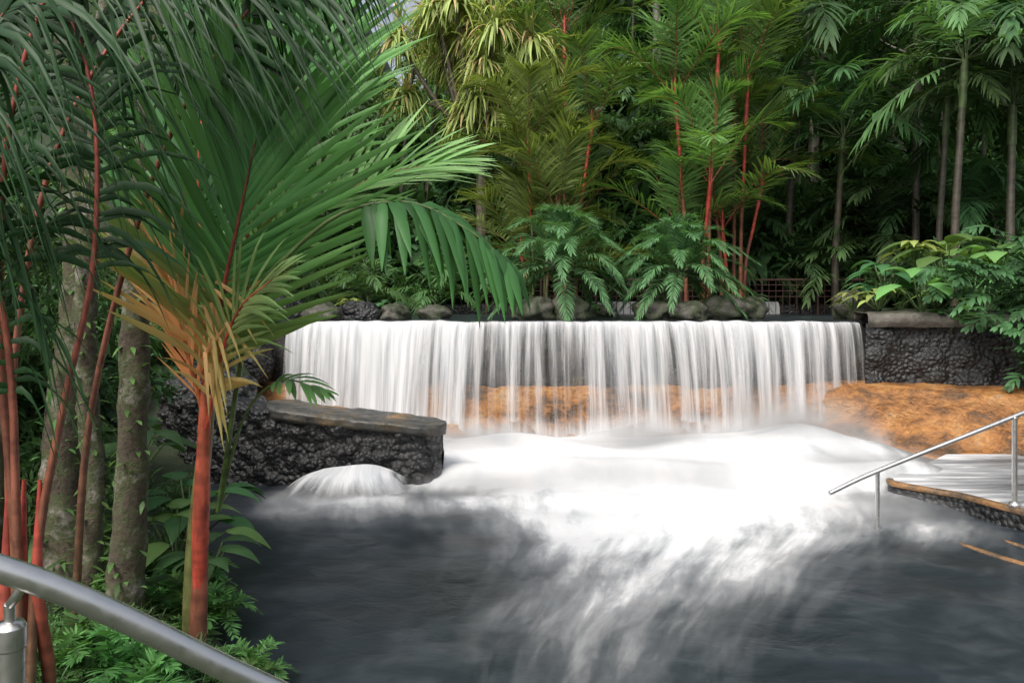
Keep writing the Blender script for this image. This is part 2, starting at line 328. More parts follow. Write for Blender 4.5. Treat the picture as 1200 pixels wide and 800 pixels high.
b=B(); tt=np.linspace(0,1,24)[None,:,None]; V=C[:,None]*(1-tt)+C2[:,None]*tt; V[...,2]=.2
fo=.5*np.clip(1.0-.22*(V[...,0]-4.4)+.12*(V[...,1]-8.5),.1,1)
b.add(V,gridfaces(90,24),np.stack([fo.ravel(),(V[...,1]*1.3).ravel(),(V[...,0]*1.0).ravel()],-1)); obj('terrace_water',b.mesh('terrace_water',[wm]),parent=terr)
def rib(pts,prof,mat,name,par):
    T=unit(np.gradient(pts,axis=0)); out=np.stack([T[:,1],-T[:,0],0*T[:,0]],1); out=-out if out[len(out)//2,0]>0 else out
    pr=np.array(prof); V=pts[:,None]+out[:,None]*pr[None,:,0,None]; V[...,2]=pr[None,:,1]
    bb=B(); bb.add(V,gridfaces(len(pts),len(pr)),(1,1,1)); obj(name,bb.mesh(name,[mat]),parent=par)
rib(C,[(.0,-.5),(.0,.19)],lava,'riser',terr)
Cc=C[26:]; rib(Cc,[(.012,.17),(.02,.21),(-.01,.222),(-.05,.222),(-.07,.19)],dimor,'coping',terr)
T=unit(np.gradient(C,axis=0)); o2=np.stack([T[:,1],-T[:,0],0*T[:,0]],1); o2=-o2 if o2[45,0]>0 else o2
for k,(off,i0) in enumerate([(.40,44),(.85,48)]):
    rib((C+o2*off)[i0:],[(.02,-.3),(.02,.006),(-.02,.014),(-.05,.006)],dimor,'lower_step_%d'%(k+1),terr)

# ---------------------------------------------------------------- waterfall
def fallmat(name,soft=False,shift=0.):
    m,nt,out=newmat(name); at=N(nt,'ShaderNodeAttribute'); at.attribute_name='Col'
    sp=N(nt,'ShaderNodeSeparateColor'); nt.links.new(at.outputs['Color'],sp.inputs[0])
    cb=N(nt,'ShaderNodeCombineXYZ'); nt.links.new(sp.outputs[1],cb.inputs[0]); nt.links.new(math_(nt,'MULTIPLY',sp.outputs[2],.035 if not soft else .5),cb.inputs[1])
    if soft:
        s=math_(nt,'SUBTRACT',math_(nt,'MULTIPLY',noise(nt,cb.outputs[0],1.6,4,.5,.4),1.1),.6)
        a=math_(nt,'ADD',sp.outputs[0],math_(nt,'MULTIPLY',s,math_(nt,'MULTIPLY',sp.outputs[0],1.6)),True); n2=None
    else:
        n1=noise(nt,cb.outputs[0],1.5,2,.5); n2=noise(nt,cb.outputs[0],5.5,4,.6); n3=noise(nt,cb.outputs[0],26,3,.6)
        s=math_(nt,'ADD',math_(nt,'ADD',math_(nt,'MULTIPLY',n1,1.25),math_(nt,'MULTIPLY',n2,1.0)),math_(nt,'MULTIPLY',n3,.3))
        s=math_(nt,'ADD',math_(nt,'SUBTRACT',s,1.28),math_(nt,'SUBTRACT',sp.outputs[0],.5))
        a=ramp(nt,math_(nt,'ADD',s,.5),[(.30,.0),(.46,.15),(.64,.52),(.86,.94)])
    d=N(nt,'ShaderNodeBsdfDiffuse'); d.inputs[0].default_value=(.80,.82,.84,1)
    t=N(nt,'ShaderNodeBsdfTranslucent'); t.inputs[0].default_value=(.80,.82,.84,1)
    if n2 is not None:
        cc=ramp(nt,n2,[(.35,(.62,.65,.68)),(.6,(.83,.83,.84))]); nt.links.new(cc,d.inputs[0]); nt.links.new(cc,t.inputs[0])
    m1=N(nt,'ShaderNodeMixShader'); m1.inputs[0].default_value=.3; nt.links.new(d.outputs[0],m1.inputs[1]); nt.links.new(t.outputs[0],m1.inputs[2])
    tr=N(nt,'ShaderNodeBsdfTransparent'); m3=N(nt,'ShaderNodeMixShader'); nt.links.new(a,m3.inputs[0]); nt.links.new(tr.outputs[0],m3.inputs[1]); nt.links.new(m1.outputs[0],m3.inputs[2])
    nt.links.new(m3.outputs[0],out.inputs[0]); return m
fm=fallmat('falling_water'); sm_mat=fallmat('spray',True); wf=empty('waterfall')
WP=spline([(x,y,0) for x,y in weirpath],800)
def fall(name,x0,x1,off,seed,thick=0.,zb=.12):
    ns=420; xs_=np.linspace(x0,x1,ns); yy=np.interp(xs_,WP[:,0],WP[:,1])
    q=np.linspace(0,1,40); V=np.zeros((ns,40,3)); C=np.zeros((ns,40,3))
    for i,(x,y) in enumerate(zip(xs_,yy)):
        r=mn.noise(Vector((x*1.3,seed,0)))*.14+mn.noise(Vector((x*6,seed,4)))*.03; zl=1.85+.03*mn.noise(Vector((x*1.1,2,1)))+.016*mn.noise(Vector((x*5,2,1)))
        drop=np.clip((q-.12)/.88,0,1); z=zl-(zl-zb)*drop**1.3
        z=np.where(q<.12,zl,z); yv=y-.20-off+.32*np.clip(1-q/.12,0,1)-(.40+r)*np.sqrt(np.clip(zl-z,0,9)/1.6)
        V[i,:,0]=x+mn.noise(Vector((x*2.3,seed,9)))*.08*drop; V[i,:,1]=yv; V[i,:,2]=z
        dn=np.interp(x,[-3.4,-3.0,-1.6,-.9,-.4,.1,.5,1.4,2.4,3.2,4.3,4.8,5.35],[.56,.76,.78,.70,.48,.52,.46,.58,.54,.62,.60,.48,.38])+thick
        C[i,:,0]=dn+.22*np.exp(-drop*7)-.10*sm(.2,.8,drop)+.35*sm(.8,1,drop); C[i,:,1]=x*1.6+seed*7+.05*np.sin(drop*2+x); C[i,:,2]=q*3
    bb=B(); bb.add(V,gridfaces(ns,40),C.reshape(-1,3)); obj(name,bb.mesh(name,[fm]),parent=wf)
fall('front_sheet',-3.42,5.3,.0,1.3); fall('back_sheet',-3.35,5.2,-.07,4.7,-.03)
for k,(x,wd_) in enumerate([(2.44,1.1),(6.0,.6)]):
    bb=B(); V=[];CC=[]
    for i in np.linspace(0,1,30):
        for z,yy in [(2.13,18.45),(2.13,18.2),(2.08,18.1),(1.95,18.06),(1.83,18.05)]:
            V.append((x-wd_/2+i*wd_,yy,z)); CC.append((.95,(x+i*wd_)*2.,z))
    bb.add(V,gridfaces(30,5),np.array(CC)); obj('cascade',bb.mesh('cascade',[fm]),parent=wf)
def spray(name,x0,x1,yo,h,seed,a=.8,px=3.9,pa=.5):
    bb=B(); nx_=160; V=np.zeros((nx_,14,3)); C=np.zeros((nx_,14,3)); t=np.linspace(0,1,14)
    for i,x in enumerate(np.linspace(x0,x1,nx_)):
        y=np.interp(x,WP[:,0],WP[:,1])-.66-yo+.1*mn.noise(Vector((x,seed,2))); hh=h*(.75+.6*mn.noise(Vector((x*.9,seed,7)))+pa*math.exp(-((x-px)/.7)**2))
        e=float(sm(0,.12,(x-x0)/(x1-x0))*sm(0,.12,(x1-x)/(x1-x0)))
        V[i,:,0]=x; V[i,:,1]=y-.25*(1-t)**2; V[i,:,2]=-.03+hh*t; C[i,:,0]=a*e*(1-t)**1.3; C[i,:,1]=x+seed; C[i,:,2]=t*.5
    bb.add(V,gridfaces(nx_,14),C.reshape(-1,3)); obj(name,bb.mesh(name,[sm_mat]),parent=wf)
spray('spray_1',-3.2,5.3,.0,.66,1.,.95); spray('spray_2',-3.0,5.2,.3,.56,5.,.9); spray('spray_3',2.4,5.4,.6,.6,9.,.8)
def dome(name,cx,cy,rx,ry,h,dd,sd_):
    bb=B(); V=[];CC=[]
    for i in range(90):
        a=2*math.pi*i/89
        for j,t in enumerate(np.linspace(0,1,26)):
            ca,sa=math.cos(a),math.sin(a); q=(abs(ca)**3+abs(sa)**3)**(-1/3); rr=t**.8*q*(1+.10*mn.noise(Vector((ca*2,sa*2,sd_))))
            z=h*(1-t**2.4)*(1+.14*ca*t)+.07*mn.noise(Vector((ca*2.*t,sa*2.*t,sd_)))*(1-t)
            X_=rx*rr*ca; V.append((cx+X_,cy+ry*rr*sa-.1*t,z-.02)); CC.append((dd-.95*t**2.2,X_*2.6*(1-.5*t)+3+sd_,t*2.5))
    bb.add(V,gridfaces(90,26),np.array(CC)); obj(name,bb.mesh(name,[fm]),parent=wf)
dome('spring_outflow_1',-1.82,8.66,.78,.44,.33,1.08,.3); dome('spring_outflow_2',-1.78,8.68,.62,.34,.27,1.15,2.)
def mistmat():
    m,nt,out=newmat('mist'); tc=N(nt,'ShaderNodeTexCoord')
    ln=N(nt,'ShaderNodeVectorMath'); ln.operation='LENGTH'; nt.links.new(tc.outputs['Object'],ln.inputs[0])
    f=ramp(nt,math_(nt,'SUBTRACT',1.,ln.outputs['Value'],True),[(0,0.),(.35,.3),(.8,1.)])
    d=math_(nt,'MULTIPLY',f,1.9)
    v=N(nt,'ShaderNodeVolumeScatter'); v.inputs['Color'].default_value=(1,1,1,1); nt.links.new(d,v.inputs['Density'])
    nt.links.new(v.outputs[0],out.inputs['Volume']); return m
mm=mistmat(); mist=empty('mist')
bpy.ops.mesh.primitive_uv_sphere_add(segments=24,ring_count=12,radius=1); so_=bpy.context.object; sm_=so_.data; sm_.materials.append(mm); bpy.data.objects.remove(so_)
for (x,y,z,rx,ry,rz) in [(3.9,10.5,.45,1.3,.7,.55),(2.0,10.5,.25,1.6,.7,.42),(-.6,10.5,.22,1.8,.7,.40),(1.5,9.1,.12,2.5,.8,.28),(4.2,9.1,.18,1.2,.8,.34),(-.3,8.6,.08,1.0,.6,.24),(-1.8,8.15,.03,1.1,.6,.22),(3.6,7.8,.04,1.1,.7,.2)]:
    obj('puff',sm_,(x,y,z),0,(rx,ry,rz),mist)

# ---------------------------------------------------------------- rocks
def boulder(name,loc,s,mat,seed,parent=None):
    bpy.ops.mesh.primitive_ico_sphere_add(subdivisions=4,radius=1); o=bpy.context.object; me=o.data
    for v in me.vertices:
        p=v.co.copy(); q=p+Vector((seed*3.1,seed,0)); d=mn.voronoi(q*1.1)[0]
        r=.8+.35*(d[1]-d[0])+.12*mn.fractal(q*2,1,2,4)
        v.co=Vector((p.x*r*s[0],p.y*r*s[1],max(p.z,-.6)*r*s[2]))
    me.materials.append(mat); o.location=loc; o.name=name; o.rotation_euler=(0,0,seed)
    for pl in me.polygons: pl.use_smooth=True
i=0
for (x,y,z,a,bx,cc) in [(.35,13.3,1.98,.48,.4,.30),(1.0,13.4,1.96,.55,.4,.33),(2.45,13.4,1.96,.40,.35,.25),(3.05,13.3,1.94,.48,.4,.25),(3.75,13.6,2.0,.5,.4,.32),(4.3,13.8,1.98,.45,.3,.30),(6.0,13.4,2.02,.45,.4,.40),
    (-3.9,12.9,1.92,.5,.4,.36),(-3.2,12.9,1.92,.5,.35,.30),(-2.6,13.1,1.92,.45,.3,.28),(-2.0,13.3,1.92,.4,.3,.24),(-1.4,13.9,1.92,.35,.3,.2),(1.75,15.5,1.9,.3,.3,.2),(-4.0,11.6,1.3,.5,.45,.7),(-4.2,10.6,.9,.6,.5,.55),(-3.5,9.75,1.0,.35,.3,.3),(-3.95,9.6,1.0,.4,.3,.35)]:
    boulder('boulder',(x,y,z),(a,bx,cc),mossrock if z>1.5 and i not in(7,9) else lava,i*1.37+.5); i+=1

# ---------------------------------------------------------------- railings
def pipe(name,pts,r,mat,parent,n=24,sides=20):
    b=B(); P=spline(pts,n) if len(pts)>2 else np.array([np.array(pts[0])*(1-t)+np.array(pts[1])*t for t in np.linspace(0,1,4)])
    tube(b,P,[r],(1,1,1),sides,0)
    for e,k in ((P[0],0),(P[-1],1)):
        T=unit(P[1]-P[0]) if k==0 else unit(P[-2]-P[-1]); 
        q=np.array([e-T*d for d in (0,r*.35,r*.5)]); tube(b,q,[r,r*.8,.0005],(1,1,1),sides,0)
    return obj(name,b.mesh(name,[mat]),parent=parent)
hr=empty('handrail')
pipe('rail',[(2.98,7.2,.38),(3.45,7.25,.575),(4.74,7.32,1.06),(6.2,7.45,1.6)],.021,steel,hr)
pipe('post_1',[(3.45,7.25,-.4),(3.45,7.25,.565)],.02,steel,hr); pipe('post_2',[(4.79,7.32,.18),(4.79,7.32,1.07)],.024,steel,hr)
pipe('flange',[(4.79,7.32,.228),(4.79,7.32,.245)],.055,steel,hr)
hr=empty('handrail')
pipe('rail',[(-1.25,1.12,1.89),(-.87,1.3,1.745),(-.517,1.5,1.46),(-.2,1.68,1.2)],.0225,steel,hr,40,28)
pipe('post',[(-.865,1.325,.4),(-.865,1.325,1.60)],.0225,steel,hr,4,28); pipe('collar',[(-.865,1.325,1.60),(-.865,1.325,1.635)],.0245,steel,hr,4,28)
pipe('pin',[(-.865,1.325,1.62),(-.865,1.322,1.675)],.009,steel,hr); pipe('bracket',[(-.865,1.322,1.672),(-.85,1.315,1.69),(-.835,1.312,1.712)],.008,steel,hr)
rl=empty('metal_railing')
for z in (2.64,2.52,2.38,2.25): pipe('bar',[(-.6,17.9,z),(3,17.9,z),(8.2,17.75,z)],.028 if z>2.6 else .012,rustrail,rl,10,6)
b=B()
for x in np.arange(-.6,8.2,.16):
    y=np.interp(x,[-.6,3,8.2],[17.9,17.9,17.75]); tube(b,[(x,y,1.7),(x,y,2.3),(x,y,2.64)],[.009 if int(round((x+.6)/.16))%8 else .028],(1,1,1),5,0)
obj('balusters',b.mesh('balusters',[rustrail]),parent=rl)

# ---------------------------------------------------------------- FOREGROUND PALM (sealing wax palm)
RED=(.52,.07,.045); ORG=(.62,.19,.07); DG=(.022,.075,.023); MG=(.042,.14,.03); LG=(.095,.22,.045); BR=(.14,.09,.05)
fg=B()
tube(fg,spline([(-1.86,4.5,-.1),(-1.83,4.5,.5),(-1.82,4.5,1.1),(-1.78,4.5,1.75)],30),[.062,.05,.045,.04,.035,.03],BR,12,1,RED)
tube(fg,spline([(-1.83,4.49,.5),(-1.815,4.48,.9),(-1.80,4.48,1.3),(-1.77,4.46,1.95)],30),[.035,.048,.046,.036,.016],RED,12,1,(.5,.12,.05))
tube(fg,spline([(-1.97,4.7,-.1),(-1.95,4.7,.6),(-1.87,4.65,1.2),(-1.8,4.6,1.7)],24),[.055,.05,.045,.03],(.14,.15,.05),10,1,(.2,.2,.06))
frond(fg,[(-1.78,4.48,1.6),(-1.68,4.42,2.15),(-1.54,4.36,2.7),(-1.42,4.32,3.2)],(.35,-1,.15),n=50,Lm=1.22,W=.046,a0=58,a1=10,droop=.08,lift=10,t0=.14,cb=MG,ct=LG,base_tint=(.5,.2,.06),stemcol=(.4,.05,.03),stemcol1=(.10,.04,.02),rs=(.022,.005),Lbase=.55,bt=(.0,.28),tip=.3,jit=.02,tsd=-1)
frond(fg,[(-1.79,4.5,1.65),(-1.84,4.6,2.25),(-1.92,4.7,2.95),(-1.9,4.75,3.5)],(-.2,-1,.1),n=40,Lm=1.05,W=.044,a0=42,a1=10,droop=.12,lift=12,t0=.15,cb=DG,ct=MG,base_tint=(.5,.14,.04),stemcol=ORG,stemcol1=RED,rs=(.022,.005),bt=(0,.25),tip=.3)
frond(fg,[(-1.76,4.55,1.8),(-1.45,4.75,2.55),(-.95,4.95,2.95),(-.45,5.05,3.1)],(-.3,-.7,.7),n=40,Lm=.75,W=.034,a0=60,a1=15,droop=.15,lift=18,t0=.25,cb=LG,ct=(.16,.27,.09),stemcol=(.2,.1,.03),rs=(.018,.004))
frond(fg,[(-1.77,4.6,1.8),(-1.66,4.9,2.7),(-1.45,5.1,3.5),(-1.2,5.2,4.3)],(.1,-1,.2),n=44,Lm=1.1,W=.042,a0=48,a1=10,droop=.12,lift=12,t0=.3,cb=MG,ct=LG,stemcol=RED,stemcol1=MG,rs=(.02,.004))
frond(fg,[(-1.77,4.45,1.45),(-1.64,4.35,1.9),(-1.5,4.25,2.15),(-1.3,4.15,2.3)],(.2,-.8,.8),n=26,Lm=.5,W=.026,a0=45,a1=15,droop=.3,lift=10,t0=.12,cb=(.12,.15,.04),ct=(.10,.18,.05),base_tint=(.5,.2,.06),stemcol=RED,rs=(.016,.004),bt=(0,.3))
frond(fg,[(-1.8,4.5,1.5),(-1.86,4.4,1.9),(-1.92,4.35,2.3),(-1.95,4.3,2.6)],(-.3,-1,.2),n=26,Lm=.55,W=.024,a0=28,a1=8,droop=.1,lift=10,t0=.1,cb=(.5,.17,.06),ct=(.25,.18,.05),base_tint=(.58,.16,.05),stemcol=ORG,rs=(.018,.004))
for k in range(26):
    z=rng.uniform(1.75,2.35); p=A([[-1.72-.06*rng.uniform(),4.42,z]]); d=unit(A([[rng.uniform(.1,.5),-.2,rng.uniform(-.9,-.1)]])); 
    strips(fg,p,d,unit(np.cross(d,A([0,-1,.2]))),rng.uniform(.3,.65),.024,.4,A([.5,.2,.06])*rng.uniform(.6,1.1),A([.25,.22,.05])*rng.uniform(.6,1.1),LP,.12)
obj('sealing_wax_palm',fg.mesh('sealing_wax_palm',[leaf,stem]))
fb=B()
frond(fb,[(-1.8,4.7,.9),(-1.5,4.45,2.1),(-1.05,4.3,2.62),(-.6,4.3,2.74),(-.24,4.3,2.58),(0,4.3,2.38)],(0,-.45,1),n=26,Lm=.56,W=.075,a0=70,a1=20,droop=1.1,lift=-5,t0=.5,cb=(.022,.10,.022),ct=(.035,.15,.03),stemcol=(.1,.16,.04),rs=(.018,.005),fold=.2,jit=.16,prof=[.5,.95,1,.9,.6,.05],Lbase=.75)
frond(fb,[(-1.8,4.7,.9),(-1.6,4.6,1.5),(-1.35,4.5,1.72),(-1.1,4.4,1.68)],(0,-.35,1),n=8,Lm=.25,W=.04,a0=50,a1=20,droop=.4,t0=.6,cb=(.05,.14,.03),ct=(.07,.2,.04),stemcol=(.1,.16,.04),rs=(.012,.004),fold=.16)
obj('broad_leaf_palm',fb.mesh('broad_leaf_palm',[leaf,stem]))
fl=B()
D2=(.016,.07,.026); M2=(.025,.10,.036)
RD2=(.46,.065,.045)
for (p,nr,L,dr,t0) in [
 ([(-2.2,3.4,.3),(-2.2,3.4,1.1),(-2.26,3.4,1.95),(-2.2,3.35,2.9),(-1.95,3.3,3.6),(-1.5,3.2,3.9)],(-.2,-1,.4),1.15,1.5,.5),
 ([(-2.14,3.4,.3),(-2.10,3.4,1.1),(-1.98,3.4,1.75),(-1.85,3.4,2.4),(-1.9,3.45,3.2),(-2.2,3.5,3.9)],(.2,-1,.1),.85,1.2,.58),
 ([(-2.18,3.4,.3),(-2.16,3.35,1.2),(-2.2,3.3,2.2),(-2.5,3.2,3.1),(-3,3.1,3.5)],(0,-1,.6),1.0,1.6,.4),
 ([(-2.5,3.9,.3),(-2.55,3.9,1.6),(-2.4,4.0,2.9),(-1.95,4.1,3.8),(-1.3,4.1,4.2)],(.1,-1,.5),1.2,1.6,.5),
 ([(-2.6,3.3,.3),(-2.6,3.2,1.8),(-2.35,3.0,2.8),(-1.9,2.9,3.3)],(.3,-.9,.6),1.0,1.5,.4),
 ([(-2.4,4.2,.3),(-2.3,4.2,1.6),(-1.95,4.2,2.9),(-1.5,4.2,3.7),(-1.0,4.1,4.1)],(.2,-.8,.6),1.0,1.2,.62)]:
    frond(fl,p,nr,n=46,Lm=L,W=.040,a0=62,a1=15,droop=dr,lift=5,t0=t0,cb=D2,ct=M2,stemcol=BR,stemcol1=RD2,rs=(.024,.005),jit=.05,tip=.2)
for k in range(3):
    x=-2.26+.07*k; tube(fl,spline([(x,3.4+.05*k,0.2),(x+.01,3.4+.05*k,.5),(x+.02,3.4,.9),(x+.03,3.4,1.4)],14),[.022,.03,.028,.008],BR,8,1,RD2)
obj('sealing_wax_palm',fl.mesh('palm_b',[leaf,stem]))
def trunk(name,pts,r,seed,limbs=()):
    b=B(); P=spline(pts,70); tube(b,P,r,(1,1,1),18,0)
    for l,rr in limbs: tube(b,spline(l,16),rr,(1,1,1),8,0)
    for i in range(len(b.v)):
        for j in range(len(b.v[i])):
            p=Vector(b.v[i][j]); d=mn.noise_vector(p*6+Vector((seed,0,0)))*.022+mn.noise_vector(p*18)*.008; b.v[i][j]+=np.array(d)
    n=160; k=rng.integers(0,len(P),n); a=rng.uniform(0,2*np.pi,n); rad=np.interp(k/len(P),np.linspace(0,1,len(r)),r)
    o=np.stack([np.cos(a),np.sin(a),0*a],1); P0=P[k]+o*rad[:,None]; D=unit(o+rng.normal(0,.5,(n,3))+A([0,0,.3])); S=unit(np.cross(D,A([0,0,1.])))
    v=rng.uniform(.5,1.4,(n,1)); strips(b,P0,D,S,rng.uniform(.05,.12,n),.03,.4,np.array(MG)*v,np.array(LG)*v,LPs,m=1)
    obj(name,b.mesh(name,[bark,leaf]))
trunk('mossy_tree_trunk',[(-2.45,4.8,-.1),(-2.38,4.8,.9),(-2.36,4.82,2),(-2.3,4.85,3.1),(-2.2,4.9,4.6)],[.13,.10,.085,.08,.075],1,[([(-2.3,4.85,3.0),(-2.0,4.85,3.4),(-1.8,4.8,4.2)],[.04,.03])])
trunk('mossy_tree_trunk',[(-3.0,5.2,-.1),(-3.05,5.2,1.2),(-2.95,5.25,2.4),(-3.1,5.3,4.6)],[.16,.12,.11,.1],2)
trunk('mossy_tree_trunk',[(-3.5,5.0,-.1),(-3.4,5.0,1.4),(-3.5,5.0,2.6),(-3.3,5.0,4.6)],[.13,.11,.1,.09],3)
trunk('mossy_tree_trunk',[(-2.75,4.9,-.1),(-2.7,4.95,1.0),(-2.78,5.0,2.2),(-2.6,5.0,4.6)],[.09,.07,.06,.05],4)

# ---------------------------------------------------------------- plant variants
def fern(seed,L=.45,col=((.05,.16,.03),(.08,.24,.05)),n=11):
    global rng; rng=np.random.default_rng(seed); random.seed(seed); b=B()
    crown(b,(0,0,0),n,L,75,15,.35,18,L*.28,L*.05,.15,cb=col[0],ct=col[1],stemcol=(.06,.09,.03),rs=(.005,.001),t0=.12,a0=80,a1=40,Lbase=.7)
    return b.mesh('fern%d'%seed,[leaf,stem])
ferns=[fern(1),fern(2,.5),fern(3,.4,((.04,.12,.02),(.06,.18,.03)))]
def bush(seed,n=260,R=.8,L=.2,W=.08,c=(.02,.06,.015)):
    r=np.random.default_rng(seed); b=B(); d=unit(r.normal(0,1,(n,3))); d[:,2]=np.abs(d[:,2])*1.0-.25; P=d*R*(r.uniform(.35,1,(n,1))**.5)*A([1,1,.85])
    D=unit(d+r.normal(0,.7,(n,3))+A([0,0,.1])); S=unit(np.cross(D,A([0,0,1.]))+r.normal(0,.35,(n,3)))
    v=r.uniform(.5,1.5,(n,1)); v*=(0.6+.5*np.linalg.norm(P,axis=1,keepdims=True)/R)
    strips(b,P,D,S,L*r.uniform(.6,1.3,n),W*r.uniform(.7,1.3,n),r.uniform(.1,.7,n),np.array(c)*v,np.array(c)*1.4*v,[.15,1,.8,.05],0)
    return b.mesh('bush%d'%seed,[leaf])
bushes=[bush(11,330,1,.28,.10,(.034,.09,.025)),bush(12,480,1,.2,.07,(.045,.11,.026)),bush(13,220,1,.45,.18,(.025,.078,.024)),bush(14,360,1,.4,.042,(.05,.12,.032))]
def gpalm(seed,h,nf,L,col,tr=.06,e0=80,e1=-15,Lm=.6,W=.045,stemc=(.08,.07,.05),shaft=(.08,.12,.04),stems=1,up=0,frs=(.06,.10,.03),ld=.5,nl=24,droop=.4,hmin=.6,lean0=.05,hs=None):
    global rng; rng=np.random.default_rng(seed); random.seed(seed); b=B()
    for s_ in range(stems):
        a=s_*2.4+random.uniform(-.3,.3); lean=random.uniform(lean0,.16)*h if stems>1 else random.uniform(0.03,.10)*h; hh=h*((hmin+(1-hmin)*(s_/(stems-1))) if stems>1 else 1)
        if stems>1: lean*=1.3-.9*s_/(stems-1)
        bx,by=(math.cos(a)*.2,math.sin(a)*.2) if stems>1 else (0,0)
        top=(bx+math.cos(a)*lean,by+math.sin(a)*lean,hh)
        P=spline([(bx,by,-.4),(bx+.1*math.cos(a)*lean,by+.1*math.sin(a)*lean,hh*.35),((bx+top[0])/2,(by+top[1])/2,hh*.65),top],24)
        tube(b,P[:14 if up else 17],[tr*1.2,tr,tr*.9],stemc,8,1,stemc)
        tube(b,P[13 if up else 16:],[tr*.9,tr*.9],stemc if not up else shaft,8,1,shaft)
        Q=spline([P[-5],P[-3],P[-1],P[-1]+A([0,0,.15*L])],10); tube(b,Q,[tr*1.05,tr*1.1,tr*.9,tr*.4],shaft,8,1)
        crown(b,top,nf,L,e0,e1,droop,nl,Lm,W,ld,cb=col[0],ct=col[1],stemcol=frs,rs=(tr*.28,.004),t0=.2,a0=62,a1=18,az0=random.uniform(0,6))
    return b.mesh('palm%d'%seed,[leaf,stem])
dk=((.026,.08,.024),(.043,.115,.032)); md=((.048,.12,.032),(.075,.17,.045)); br=((.12,.24,.035),(.21,.35,.06))
P_tall=[gpalm(21,5,14,2.1,dk,Lm=.75,W=.06,nl=24),gpalm(22,4,13,1.9,md,Lm=.6,W=.055,nl=22),gpalm(23,3,15,2.0,dk,Lm=.7,W=.05,e1=5,nl=24)]
P_bush=[gpalm(31,.5,15,1.7,dk,tr=.05,e0=85,e1=10,Lm=.5,W=.05,nl=22),gpalm(32,.3,12,1.5,md,tr=.04,e0=85,e1=15,Lm=.45,W=.045,stems=2,nl=18)]
P_wax=[gpalm(41,3.4,8,2.2,br,tr=.030,e0=87,e1=36,Lm=.75,W=.036,stemc=(.12,.12,.05),shaft=(.42,.08,.05),stems=5,up=1,frs=(.25,.10,.04),ld=.2,nl=44,droop=.22,hmin=.15),
       gpalm(42,4.6,7,2.1,((.065,.16,.03),(.115,.24,.045)),tr=.032,e0=87,e1=36,Lm=.64,W=.035,stemc=(.26,.09,.05),shaft=(.52,.07,.045),stems=5,up=1,frs=(.34,.07,.04),ld=.22,nl=38,droop=.22,hmin=.3,lean0=.03)]
P_clump=gpalm(51,.8,60,1.7,((.045,.13,.045),(.08,.19,.065)),tr=.06,e0=88,e1=-20,Lm=.34,W=.026,nl=40,droop=.38,ld=.3,frs=(.06,.11,.04))
rng=np.random.default_rng(77); random.seed(77)
def put(name,me,x,y,z=None,s=1,rot=None,parent=None):
    z=float(H(x,y)) if z is None else z
    return obj(name,me,(x,y,z),random.uniform(0,6.28) if rot is None else rot,s,parent)
put('palm_shrub',P_clump,.85,13.9,2.05,.90); put('palm_shrub',P_clump,3.05,13.9,2.0,.84)
put('red_stem_palm',P_wax[0],.6,15.8,1.9,1.0,.4); put('red_stem_palm',P_wax[1],1.3,18.8,2.3,1.35,1.0)
put('red_stem_palm',P_wax[1],3.9,16.2,1.9,1.2,2.2); put('red_stem_palm',P_wax[1],4.9,17.0,1.9,1.3,3.9)
jp=empty('jungle_palms'); ju=empty('jungle_undergrowth')
for i in range(90):
    y=random.uniform(19.5,33); x=random.uniform(-.55*y,.72*y); px=600+900*x/y
    if (425<px<510 and y>21) or (460<px<650 and y<25): continue
    me=random.choice(P_tall+P_bush+P_bush); put('palm',me,x,y,None,random.uniform(.8,1.35),None,jp)
for i in range(430):
    y=19.4+15*random.random()**1.2; x=random.uniform(-.5*y,.72*y); px=600+900*x/y
    if 435<px<500 and y>28: continue
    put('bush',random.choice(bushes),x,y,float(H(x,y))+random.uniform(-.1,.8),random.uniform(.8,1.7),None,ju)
def tree(seed,h,R,c):
    global rng; random.seed(seed); rng=np.random.default_rng(seed); b=B(); P=spline([(0,0,-.5),(.1,0,h*.4),(-.1,.1,h*.8),(0,0,h)],24); tube(b,P,[.16,.12,.09,.05],(.22,.2,.16),10,1)
    for k in range(9):
        a=k*2.4; s0=P[int(24*(.5+.05*k))]; e=s0+A([math.cos(a)*R*.8,math.sin(a)*R*.8,R*.5+random.uniform(0,.5)]); tube(b,spline([s0,(s0+e)/2+A([0,0,-.15]),e],8),[.05,.015],(.14,.12,.1),6,1)
        for q in range(3):
            cc=e+rng.normal(0,.35*R,3)*A([1,1,.6]); n=90; d=unit(rng.normal(0,1,(n,3))); rr=R*.45
            Pp=cc+d*rr*rng.uniform(.4,1,(n,1))*A([1,1,.6]); D=unit(d+rng.normal(0,.7,(n,3))); S=unit(np.cross(D,A([0,0,1.]))+rng.normal(0,.3,(n,3)))
            v=rng.uniform(.6,1.4,(n,1))*random.uniform(.7,1.3); strips(b,Pp,D,S,rng.uniform(.18,.36,n),rng.uniform(.08,.14,n),rng.uniform(.2,.7,n),np.array(c)*v,np.array(c)*1.4*v,[.15,.9,.8,.05])
    return b.mesh('tree%d'%seed,[leaf,stem])
trees=[tree(61,6,1.8,(.03,.09,.024)),tree(62,5,1.5,(.045,.12,.03))]
random.seed(9)
put('broadleaf_tree',trees[0],-4.9,19.6,1.4,.88,0)
for (x,y,s_) in [(-8,24,1.2),(9,23,1.2),(13,25,1.3),(5,27,1.2),(1.5,29,1.3),(10.5,20,1),(15,21,1.2),(7.5,30,1.4),(.5,31,1.2),(6.2,22,1.1)]:
    put('broadleaf_tree',random.choice(trees),x,y,None,s_)
b=B(); rng=np.random.default_rng(3); random.seed(3)
